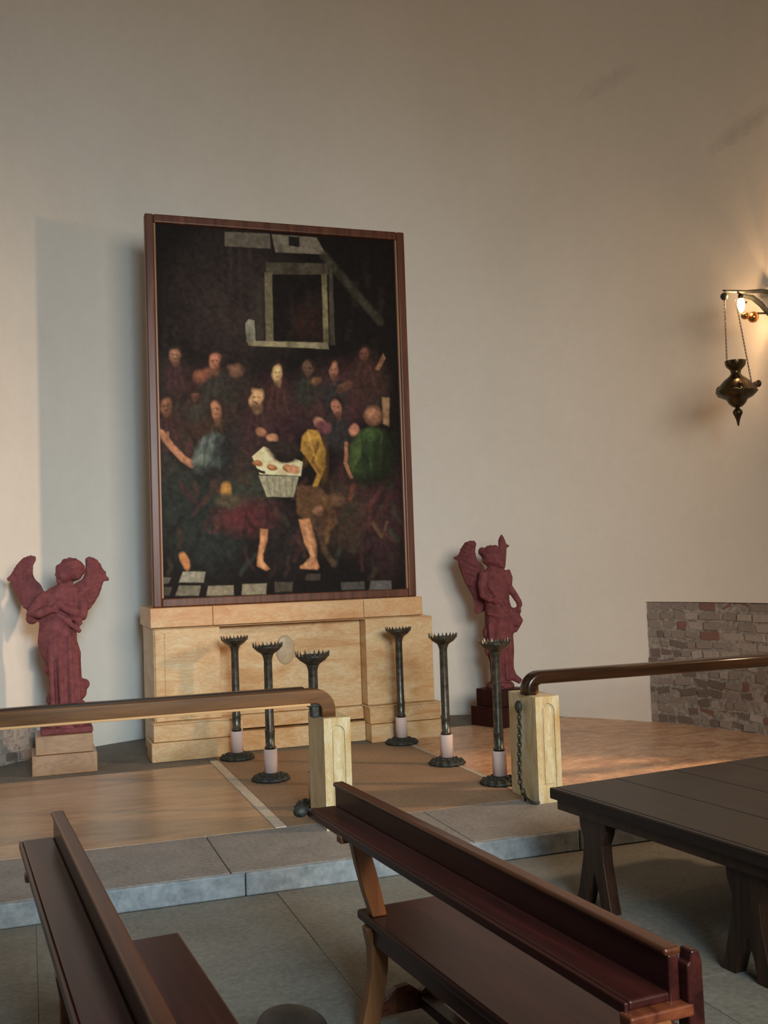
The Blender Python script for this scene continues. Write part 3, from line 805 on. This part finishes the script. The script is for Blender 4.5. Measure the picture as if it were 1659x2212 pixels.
def wing(name, outline, y, bulge, parent, root, feathers=7):
    """thick curved wing: outline (x, z), leaning back away from the root"""
    n = len(outline); P = [Vector((a, 0, b)) for a, b in outline]
    b = MB(); c = sum(P, Vector()) / n
    def lift(p, t):
        d = abs(p.x - root[0]); return Vector((p.x, y + .05 * min(d / .3, 1) ** 2 * 1.6 + t, p.z))
    # fine subdivision by rings towards centre line
    rings = [1, .86, .6, .3]
    vs = []; fs = []
    for side in (-1, 1):
        k0 = len(vs)
        for i, q in enumerate(rings):
            for p in P:
                pp = c + (p - c) * q; vs.append(lift(pp, side * bulge * (0, .8, 1, 1.05)[i]))
        vs.append(lift(c, side * bulge * 1.05)); cc = len(vs) - 1
        for i in range(3):
            for k in range(n):
                A, B = k0 + i * n + k, k0 + i * n + (k + 1) % n
                fs.append((A, B, B + n, A + n))
        for k in range(n): fs.append((k0 + 3 * n + k, k0 + 3 * n + (k + 1) % n, cc))
    for k in range(n):                # weld rim
        fs.append((k, (k + 1) % n, (4 * n + 1) + (k + 1) % n, (4 * n + 1) + k))
    b.add(vs, fs)
    return b, lift


def head(mb, c, r, yaw, hair):
    """head of radius r at c, facing direction yaw (0 = towards -Y)"""
    R_ = Matrix.Translation(c) @ Matrix.Rotation(yaw, 4, 'Z')
    def B(p, s): mb.ball((0, 0, 0), 1, 14, 10, R_ @ Matrix.Translation(Vector(p) * r) @ Matrix.Diagonal((s[0] * r, s[1] * r, s[2] * r, 1)))
    B((0, .12, .08), (.92, 1.0, .90)); B((0, -.35, -.22), (.70, .66, .78))         # skull, face
    B((0, -1.02, -.26), (.11, .14, .13)); B((0, -.95, -.1), (.08, .12, .24))        # nose
    B((0, -.86, .10), (.46, .16, .12)); B((0, -.72, .3), (.5, .3, .3))              # brow, forehead
    for s in (-1, 1):
        B((s * .26, -.90, -.06), (.12, .06, .06)); B((s * .36, -.68, -.42), (.26, .26, .24)); B((s * .80, .02, -.15), (.10, .18, .22))
    B((0, -.93, -.56), (.2, .1, .055)); B((0, -.92, -.67), (.15, .1, .055)); B((0, -.80, -.86), (.24, .2, .17))   # lips, chin
    B((0, .28, .18), (1.04, 1.02, .90)); B((0, .5, -.25), (.86, .72, .6))          # hair
    rr = random.Random(3)
    for k in range(hair):
        th = rr.uniform(0, 2 * PI); v = rr.uniform(-.7, .98); q = math.sqrt(1 - v * v)
        p = (1.0 * q * math.cos(th), .28 + 1.0 * q * math.sin(th), .18 + .86 * v)
        if p[1] < -.15 and v < .55: continue
        B(p, (.17, .17, .14))


def hand(mb, wrist, direc, upv, r):
    """palm with four fingers and a thumb"""
    d = Vector(direc).normalized(); u = Vector(upv); u = (u - d * u.dot(d)).normalized(); s = d.cross(u)
    w = Vector(wrist); p = w + d * .035
    mb.tube([w, p, p + d * .012], [r * .8, r * 1.25, r * 1.1], 10, flat=.75)
    for k in range(4):
        o_ = s * (k - 1.5) * r * .62; L = (.034, .042, .039, .030)[k]
        mb.tube([p + o_, p + o_ + d * L * .55, p + o_ + d * L - u * .008, p + o_ + d * L * 1.15 - u * .016], [.0085, .008, .0075, .006], 8)
    mb.tube([w + d * .012 + s * r, w + d * .03 + s * r * 1.7, w + d * .05 + s * r * 1.9 - u * .004], [.010, .009, .007], 8)


def feathers(parent, lift, rows, size, bulge):
    """feather ridges on the wing face"""
    f = MB()
    for (x0, z0, x1, z1, wd) in rows:
        a = Vector((x0, 0, z0)); c_ = Vector((x1, 0, z1)); m_ = (a + c_) / 2
        pts = [lift(a + (c_ - a) * t, -bulge * .75) for t in (0, .3, .6, .85, 1)]
        f.tube(pts, [wd * .8, wd, wd, wd * .8, wd * .35], 8)
    return f


# -- left angel: facing the room, head turned to the left, arms folded
AL = thing('angel_statue', (.292, 8.95, .302), 'maroon terracotta angel with both wings raised, on the pale plinth left of the altar', 'statue')
lx = lambda px: (px - 565) / 1055
lz = lambda py: .497 + (1530 - (1160 + py / 3.95)) / 267 - .302
obj('statue_base', MB().box(-.20, .20, -.15, .15, 0, .045).lathe([(.16, .04), (.15, .075), (.13, .085)], 20), 'terracotta', AL, .008)
b = MB()
b.loft([(.06, 0, 0, .115, .10), (.19, 0, 0, .122, .105), (.26, .0, 0, .125, .105), (.40, .0, 0, .128, .11), (.54, -.015, 0, .135, .115), (.635, -.037, 0, .155, .12),
        (.73, -.062, .0, .152, .115), (.82, -.058, 0, .145, .105), (.90, -.045, 0, .15, .105), (1.0, -.03, 0, .16, .10), (1.10, -.02, .01, .155, .09), (1.155, -.005, .015, .12, .075),
        (1.19, .01, .02, .06, .055), (1.25, .03, .02, .05, .05)], 36, .05, 7, 2)
# drapery folds and knots
for x0, z0, x1, z1, y in [(-.12, .78, -.10, .12, -.10), (-.05, .80, -.03, .10, -.115), (.03, .78, .05, .10, -.11), (.08, .7, .10, .12, -.085), (-.1, 1.0, .12, .80, -.10), (-.02, 1.02, .13, .86, -.10)]:
    b.tube([(x0, y * .9, z0), ((x0 + x1) / 2, y, (z0 + z1) / 2), (x1, y, z1)], [.018, .024, .02], 8)
b.ball((.145, -.02, lz(1275)), (.045, .05, .045)); b.ball((.115, -.03, lz(1340)), (.05, .05, .06)); b.ball((-.115, -.02, lz(1385)), (.04, .05, .05)); b.ball((-.13, 0, lz(1130)), (.04, .05, .05))
b.ball((.11, 0, lz(1450)), (.05, .06, .04)); b.ball((.07, -.11, .07), (.035, .06, .03)); b.ball((-.06, -.11, .07), (.035, .06, .03))
# arms: shoulders, elbows, forearms crossed on the chest
b.tube([(-.13, .0, 1.11), (-.20, -.03, 1.04), (-.255, -.05, .955), (-.20, -.10, .96), (-.11, -.125, .995)], [.052, .05, .046, .04, .032], 12)
b.tube([(.11, 0, 1.11), (.15, -.03, 1.02), (.135, -.07, .93), (.07, -.115, .965), (-.01, -.13, 1.01)], [.052, .05, .046, .04, .032], 12)
b.ball((-.25, -.01, .925), (.05, .05, .05))
hand(b, (-.11, -.128, .995), (1, -.12, .35), (0, -1, 0), .021); hand(b, (-.01, -.135, 1.01), (-1, -.12, .4), (0, -1, 0), .021)
head(b, (.035, -.01, lz(300)), .098, math.radians(-74), 60)
b.tube([(.07, .02, lz(260)), (.115, .02, lz(280)), (.145, .02, lz(305)), (.168, .02, lz(325))], [.07, .062, .045, .016], 12)
remeshed('body', b, .0095, 'terracotta', AL, 3)
wl = [(380, 405), (335, 360), (308, 290), (315, 235), (345, 195), (348, 165), (320, 148), (280, 150), (230, 170), (180, 225), (150, 275), (125, 320), (95, 345), (102, 368), (135, 368), (150, 440), (175, 500), (215, 575), (260, 630), (275, 700), (320, 715), (400, 640), (420, 500)]
wr = [(650, 415), (720, 375), (752, 310), (752, 235), (748, 195), (770, 172), (810, 178), (855, 200), (890, 245), (905, 285), (938, 318), (930, 335), (965, 385), (950, 402), (912, 395), (895, 450), (870, 520), (820, 600), (750, 680), (690, 745), (640, 720), (610, 560)]
for side, ol in ((-1, wl), (1, wr)):
    O_ = [(lx(a), lz(c)) for a, c in ol]
    wbm, lift = wing('wing', O_, .09, .020, AL, (side * .1, 0))
    rows = []
    for k in range(7):
        t = k / 6
        if side < 0: rows.append((lx(345 - 25 * t), lz(430 + 150 * t), lx(165 + 60 * t), lz(300 + 300 * t), .017))
        else: rows.append((lx(690 - 5 * t), lz(450 + 150 * t), lx(890 - 90 * t), lz(330 + 290 * t), .017))
    for k in range(4):
        t = k / 3
        if side < 0: rows.append((lx(315 + 5 * t), lz(330 - 90 * t), lx(175 + 55 * t), lz(300 - 105 * t), .014))
        else: rows.append((lx(755), lz(330 - 90 * t), lx(900 - 60 * t), lz(320 - 100 * t), .014))
    ff = feathers(AL, lift, rows, 1, .020)
    wbm.add(ff.v, ff.f)
    remeshed('wing', wbm, .0085, 'terracotta', AL, 3)
# its stone plinth
pl = thing('stone_plinth', (.269, 8.95, -.001), 'two-stepped pale rose stone plinth under the left angel', 'plinth')
obj('lower_block', MB().box(-.247, .247, -.23, .23, 0, .156), 'marblefloorL', pl, .006)
obj('upper_block', MB().box(-.218, .218, -.205, .205, .158, .302), 'marblefloorL', pl, .006)

# -- right angel: turned to the right, near wing spread, hand on the hip
ANG = math.radians(-24.5)
AR = thing('angel_statue', (4.29, 9.22, .345), 'maroon terracotta angel with hand on hip, on dark plinth right of the altar', 'statue', None, ANG)
AL['group'] = AR['group'] = 'terracotta angels beside the altar'
K = 775.0
rx_ = lambda px: (px - 432) / K
rz_ = lambda py: (1290 - py) / K
obj('statue_base', MB().lathe([(.13, 0), (.135, .03), (.12, .05)], 20), 'terracotta', AR, smooth=True)
b = MB()
b.loft([(.03, rx_(430), 0, .09, .085), (.12, rx_(452), 0, .108, .09), (.25, rx_(450), 0, .115, .095), (.38, rx_(442), 0, .135, .105), (.50, rx_(442), 0, .13, .11), (.60, rx_(452), 0, .15, .115), (.66, rx_(462), 0, .16, .115),
        (.74, rx_(440), 0, .13, .105), (.83, rx_(432), 0, .118, .095), (.93, rx_(425), 0, .125, .095), (1.02, rx_(428), 0, .13, .09), (1.09, rx_(428), .005, .125, .08), (1.14, rx_(425), .01, .085, .065), (1.18, rx_(422), .01, .05, .05), (1.23, rx_(420), .01, .05, .05)], 36, .05, 7, 5)
for x0, z0, x1, z1, y in [(-.08, .62, -.06, .08, -.09), (-.01, .64, .01, .08, -.10), (.06, .62, .07, .08, -.09), (-.08, 1.0, .1, .72, -.09), (.05, .66, .2, .60, -.06), (-.1, .72, .12, .66, -.1)]:
    b.tube([(x0, y * .9, z0), ((x0 + x1) / 2, y, (z0 + z1) / 2), (x1, y, z1)], [.018, .024, .02], 8)
# flying skirt hem
b.loft([(rz_(880), rx_(530), 0, .035, .04), (rz_(820), rx_(560), 0, .055, .05), (rz_(790), rx_(585), 0, .045, .04), (rz_(740), rx_(560), 0, .04, .05), (rz_(700), rx_(540), 0, .05, .05)], 20)
b.tube([(rx_(540), 0, rz_(860)), (rx_(580), 0, rz_(820)), (rx_(615), 0, rz_(795))], [.05, .035, .010], 10)
b.tube([(rx_(500), 0, rz_(1150)), (rx_(530), -.02, rz_(1210)), (rx_(585), -.04, rz_(1245))], [.05, .04, .028], 10)
b.ball((rx_(350), -.02, rz_(1010)), (.035, .05, .05)); b.ball((rx_(345), 0, rz_(880)), (.04, .05, .06)); b.ball((.02, -.09, .04), (.035, .07, .03)); b.ball((-.05, -.08, .04), (.035, .07, .03))
# arm on the hip
b.tube([(rx_(500), 0, rz_(425)), (rx_(522), -.01, rz_(480)), (rx_(522), -.02, rz_(540)), (rx_(560), -.03, rz_(600)), (rx_(592), -.03, rz_(655)), (rx_(600), -.035, rz_(690))], [.05, .045, .036, .034, .03, .028], 12)
hand(b, (rx_(600), -.035, rz_(690)), (-.35, -.1, -1), (0, -1, 0), .021)
b.tube([(rx_(345), .0, rz_(430)), (rx_(325), -.04, rz_(520)), (rx_(330), -.08, rz_(600)), (rx_(390), -.115, rz_(640))], [.05, .045, .036, .028], 12)
hand(b, (rx_(390), -.115, rz_(640)), (1, -.1, .25), (0, -1, 0), .02)
head(b, (rx_(428), -.005, rz_(318)), .104, math.radians(52), 60)
b.ball((rx_(335), .02, rz_(275)), (.04, .05, .045))
remeshed('body', b, .0095, 'terracotta', AR, 3)
wl = [(345, 385), (305, 345), (282, 285), (288, 235), (298, 205), (280, 183), (240, 182), (200, 200), (165, 250), (152, 290), (110, 305), (112, 320), (145, 327), (152, 385), (190, 500), (240, 590), (262, 640), (270, 690), (258, 752), (320, 740), (365, 700), (380, 500)]
O_ = [(rx_(a), rz_(c)) for a, c in wl]
wbm, lift = wing('wing', O_, .085, .022, AR, (-.1, 0))
rows = [(rx_(330 - 25 * k / 6), rz_(400 + 200 * k / 6), rx_(165 + 90 * k / 6), rz_(310 + 320 * k / 6), .019) for k in range(7)] + [(rx_(285), rz_(320 - 30 * k), rx_(170 + 15 * k), rz_(290 - 30 * k), .016) for k in range(4)]
ff = feathers(AR, lift, rows, 1, .022); wbm.add(ff.v, ff.f); remeshed('wing', wbm, .0085, 'terracotta', AR, 3)
wr = [(450, 330), (458, 250), (458, 190), (472, 160), (484, 143), (500, 165), (512, 195), (518, 222), (545, 232), (542, 242), (520, 250), (515, 320), (505, 400), (470, 460)]
O_ = [(rx_(a), rz_(c)) for a, c in wr]
wbm, lift = wing('wing', O_, .075, .028, AR, (.06, 0))
ff = feathers(AR, lift, [(rx_(465 + 8 * k), rz_(400), rx_(470 + 12 * k), rz_(200 + 14 * k), .012) for k in range(4)], 1, .026); wbm.add(ff.v, ff.f)
remeshed('wing', wbm, .0085, 'terracotta', AR, 3)
pl = thing('wooden_plinth', (4.29, 9.22, -.001), 'stepped dark maroon plinth under the right angel', 'plinth', None, math.radians(22))
obj('lower_block', MB().box(-.205, .205, -.205, .205, 0, .185), 'plinthdark', pl, .005)
obj('upper_block', MB().box(-.165, .165, -.165, .165, .186, .346), 'plinthdark', pl, .005)

# ------------------------------------------------------------------ hanging lamp and its bracket
LX, LY = 5.527, 7.1
lp = thing('hanging_oil_lamp', (LX, LY, 2.598), 'dark brass hanging oil lamp with pointed finial, hung by chains at the right edge', 'lamp')
S_ = 1 / 1520
pf_ = [(8, 2020), (22, 1950), (38, 1905), (60, 1860), (58, 1830), (30, 1805), (25, 1790), (62, 1778), (100, 1740), (128, 1690), (190, 1660), (235, 1620), (245, 1590), (230, 1560), (195, 1500), (150, 1450), (85, 1400), (58, 1365), (66, 1325), (84, 1305), (112, 1275), (124, 1250), (128, 1205), (114, 1203), (100, 1250), (10, 1270)]
me = MB().lathe([(r * S_, (2020 - y) * S_) for r, y in pf_], 30).mesh('bowl'); smooth_bands(me, .9)
obj('body', me, 'brass', lp)
obj('girdle', MB().lathe([(.10, .252), (.165, .275), (.168, .283), (.163, .292), (.10, .31)], 30), 'brass', lp, smooth=True)
zz = lambda y: (2020 - y) * S_
xx = lambda x: (x - 535) * S_
obj('spout', MB().tube([(xx(660), 0, zz(1520)), (xx(730), 0, zz(1540)), (xx(785), 0, zz(1530)), (xx(825), 0, zz(1490)), (xx(870), 0, zz(1465))], [.06, .048, .036, .026, .016], 12).ball((xx(870), 0, zz(1480)), (.025, .022, .03)).tube([(xx(700), 0, zz(1600)), (xx(790), 0, zz(1570)), (xx(815), 0, zz(1600))], [.035, .025, .012], 10), 'brass', lp, smooth=True)
for q in range(3):
    a = 2 * PI * q / 3 + 2.2
    obj('lobe', MB().ball((.135 * math.cos(a), .135 * math.sin(a), .295), (.035, .035, .05), 12, 8), 'brass', lp, smooth=True)
def chain_tube(a, b_, name, mat, parent):
    a, b_ = Vector(a), Vector(b_); L = (b_ - a).length; n = max(4, int(L / .028)); d = (b_ - a) / n; t = MB()
    for k in range(n):
        c = a + d * (k + .5); u = d.normalized(); s = u.cross(Vector((0, 1, 0))).normalized(); v = u.cross(s)
        pts = [c + u * .019 * math.cos(2 * PI * q / 8) + (s if k % 2 else v) * .006 * math.sin(2 * PI * q / 8) for q in range(9)]
        t.tube(pts, .0022, 5)
    return tag(obj(name, t, mat, parent, smooth=True), kind='stuff')
chain_tube((-.082, 0, zz(1215)), (-.074, 0, 1.085), 'chain', 'iron', lp)
chain_tube((xx(765), 0, zz(1480)), (.035, 0, 1.05), 'chain', 'iron', lp)
br = thing('lamp_bracket', (XR, LY, 3.70), 'dark iron wall bracket with glowing candle bulb above the hanging lamp', 'bracket')
bx = LX - XR
obj('wall_plate', MB().box(-.02, -.001, -.05, .05, -.22, .12), 'iron', br, .01)
obj('arm', MB().tube([(-.01, 0, .02), (-.15, 0, .03), (-.3, 0, .015), (bx - .05, 0, .01), (bx - .085, 0, .015)], [.02, .017, .014, .011, .006], 10), 'iron', br, smooth=True)
obj('scroll', MB().tube([(-.01, 0, -.18), (-.08, 0, -.16), (-.16, 0, -.08), (-.24, 0, -.03), (-.33, 0, -.02), (-.36, 0, -.06), (-.33, 0, -.09), (-.30, 0, -.07)], [.018, .02, .024, .022, .016, .012, .01, .008], 10), 'iron', br, smooth=True)
obj('ball_finial', MB().ball((bx - .075, 0, -.035), .031, 16, 12), 'iron', br, smooth=True)
obj('bulb', MB().lathe([(.006, -.10), (.022, -.075), (.031, -.04), (.027, 0), (.014, .035), (.003, .05)], 16, (bx + .055, -.04, -.075), Matrix.Identity(4)), 'bulb', br, smooth=True)
obj('bulb_socket', MB().lathe([(.02, -.03), (.022, 0), (.014, .012)], 14, (bx + .055, -.04, -.03)).tube([(bx + .055, -.04, -.02), (bx + .055, 0, .005)], .008, 8), 'brass', br, smooth=True)
obj('brass_knob', MB().ball((bx + .10, -.03, -.195), (.036, .036, .03), 16, 12), 'brassbright', br, smooth=True)
obj('brass_knob', MB().ball((bx + .185, -.02, -.20), .045, 16, 12), 'brassbright', br, smooth=True)
obj('knob_stem', MB().tube([(bx + .10, -.02, -.19), (bx + .19, -.01, -.19), (bx + .25, 0, -.16), (-.03, 0, -.15)], .009, 8), 'brass', br, smooth=True)
lt = light('bracket_bulb_glow', 'POINT', (XR + bx + .055, LY - .04, 3.63), (0, 0, 0), 85, (1, .60, .30), .03)
lt.data.shadow_soft_size = .035

# ------------------------------------------------------------------ benches
def make_bench(label):
    """origin: floor below the far left corner of the ledge; +x towards the seat, -y towards the camera"""
    t = thing('church_bench', (0, 0, 0), label, 'bench')
    L = 2.055
    obj('book_ledge', MB().box(0, .108, -L, 0, .716, .738), 'bench', t, .006)
    obj('ledge_edge', MB().box(-.012, .0, -L, 0, .708, .736), 'bench', t, .004)
    obj('back_rail', MB().box(.108, .136, -L, 0, .672, .815), 'bench', t, .004)
    obj('rail_cap', MB().box(.099, .145, -L, .0, .812, .830), 'bench_edge', t, .007)
    obj('seat', MB().box(.083, .503, -2.14, -.26, .376, .41), 'bench', t, .008)
    obj('seat_apron', MB().box(.095, .125, -2.10, -.30, .315, .376), 'bench', t, .004)
    obj('seat_apron', MB().box(.46, .49, -2.10, -.30, .315, .376), 'bench', t, .004)
    for v in (-.36, -2.062):
        p = MB()
        poly_ = [(.098, .41), (.155, .41), (.125, .55), (.085, .70), (.025, .70), (.045, .60), (.07, .50)]
        p.prism(poly_, v - .022, v + .022)
        obj('rail_post', p, 'bench_leg', t, .005)
        obj('ledge_arm', MB().box(-.018, .15, v - .022, v + .022, .688, .7155), 'redwood', t, .005)
        if v < -1: obj('end_bracket', MB().prism([(.137, .60), (.165, .585), (.18, .62), (.178, .80), (.170, .826), (.150, .826), (.145, .80), (.137, .80)], v - .02, v + .02), 'bench', t, .005)
        lg = MB(); cl = [(.115, .375), (.12, .30), (.118, .22), (.100, .12), (.070, 0)]; wd = [.045, .036, .033, .033, .036]
        lg.prism([(c + w_, z) for (c, z), w_ in zip(cl, wd)] + [(c - w_, z) for (c, z), w_ in reversed(list(zip(cl, wd)))], v - .025, v + .025)
        obj('leg', lg, 'bench_leg', t, .004)
        lg = MB(); cl = [(.47, .375), (.465, .30), (.468, .22), (.485, .12), (.515, 0)]
        lg.prism([(c + w_, z) for (c, z), w_ in zip(cl, wd)] + [(c - w_, z) for (c, z), w_ in reversed(list(zip(cl, wd)))], v - .025, v + .025)
        obj('leg', lg, 'bench_leg', t, .004)
        obj('crosspiece', MB().prism([(.085, .05), (.505, .05), (.505, .09), (.43, .11), (.385, .14), (.33, .145), (.285, .11), (.24, .145), (.185, .14), (.14, .11), (.085, .09)], v - .018, v + .018), 'redwood', t, .004)
    obj('stretcher', MB().box(.27, .32, -2.08, -.36, .06, .10), 'bench', t, .004)
    return t
bR = make_bench('dark wooden church bench in the middle foreground, its seat facing right'); bR.location = (1.043, 4.056, FL + .001); bR.rotation_euler = (0, 0, math.radians(4.6))
bR['group'] = 'dark church benches'
bL = dup(bR, (-.027, 4.057, FL + .001), math.radians(4.1), 'dark wooden church bench cut off at the lower left corner', 'dark church benches')

obj('rail_knob', MB().ball((-.034, .012, .728), (.030, .026, .022), 14, 10).tube([(-.02, .005, .728), (.02, -.01, .728)], .013, 8), 'iron', bR, smooth=True)

# kneeling cushion cut off by the bottom edge
kc = thing('kneeling_cushion', (.80, 3.42, FL), 'rounded black kneeling hassock on the floor between the two benches', 'cushion')
obj('pad', MB().loft([(.05, 0, 0, .125, .19), (.10, 0, 0, .135, .20), (.16, 0, 0, .13, .195), (.20, 0, 0, .11, .17), (.22, 0, 0, .07, .12), (.224, 0, 0, .02, .04)], 28), 'leather', kc, smooth=True)
obj('foot_frame', MB().box(-.10, .10, -.15, .15, 0, .055), 'bench', kc, .006)

# ------------------------------------------------------------------ low table at the right
tb = thing('low_table', (2.485, 4.80, FL), 'broad low dark wooden table at the right edge, on forked legs', 'table', None, math.radians(6.7))
TL, TW, TH = 2.2, 1.55, .535
for k in range(4):
    x0 = .03 + k * (TW - .03) / 4
    obj('top_plank', MB().box(x0 + .001, x0 + (TW - .03) / 4 - .001, -TL, 0, TH - .03, TH), 'table', tb, .004)
obj('top_edge', MB().box(.0, .03, -TL - .005, .005, TH - .055, TH), 'table', tb, .006)
obj('apron', MB().box(.02, .05, -TL + .03, -.03, TH - .105, TH - .03), 'table_leg', tb, .004)
obj('apron', MB().box(TW - .05, TW - .02, -TL + .03, -.03, TH - .105, TH - .03), 'table_leg', tb, .004)
def forked(x, y):
    h = TH - .10
    out = [(-.105, h), (-.10, h - .06), (-.07, h - .12), (-.075, h - .2), (-.11, .06), (-.125, 0), (-.045, 0), (-.03, .08), (-.004, h - .27), (.004, h - .27), (.045, .08), (.075, 0), (.155, 0), (.125, .08), (.085, h - .2), (.075, h - .12), (.10, h - .06), (.105, h)]
    obj('leg', MB().prism([(y + a, z) for a, z in out], x - .03, x + .03, 'x'), 'table_leg', tb, .004)
for x in (.075, TW - .075):
    for y in (-.28, -1.27): forked(x, y)
obj('cross_rail', MB().box(.10, TW - .10, -.30, -.26, TH - .17, TH - .11), 'table_leg', tb, .004)
obj('cross_rail', MB().box(.10, TW - .10, -1.29, -1.25, TH - .17, TH - .11), 'table_leg', tb, .004)
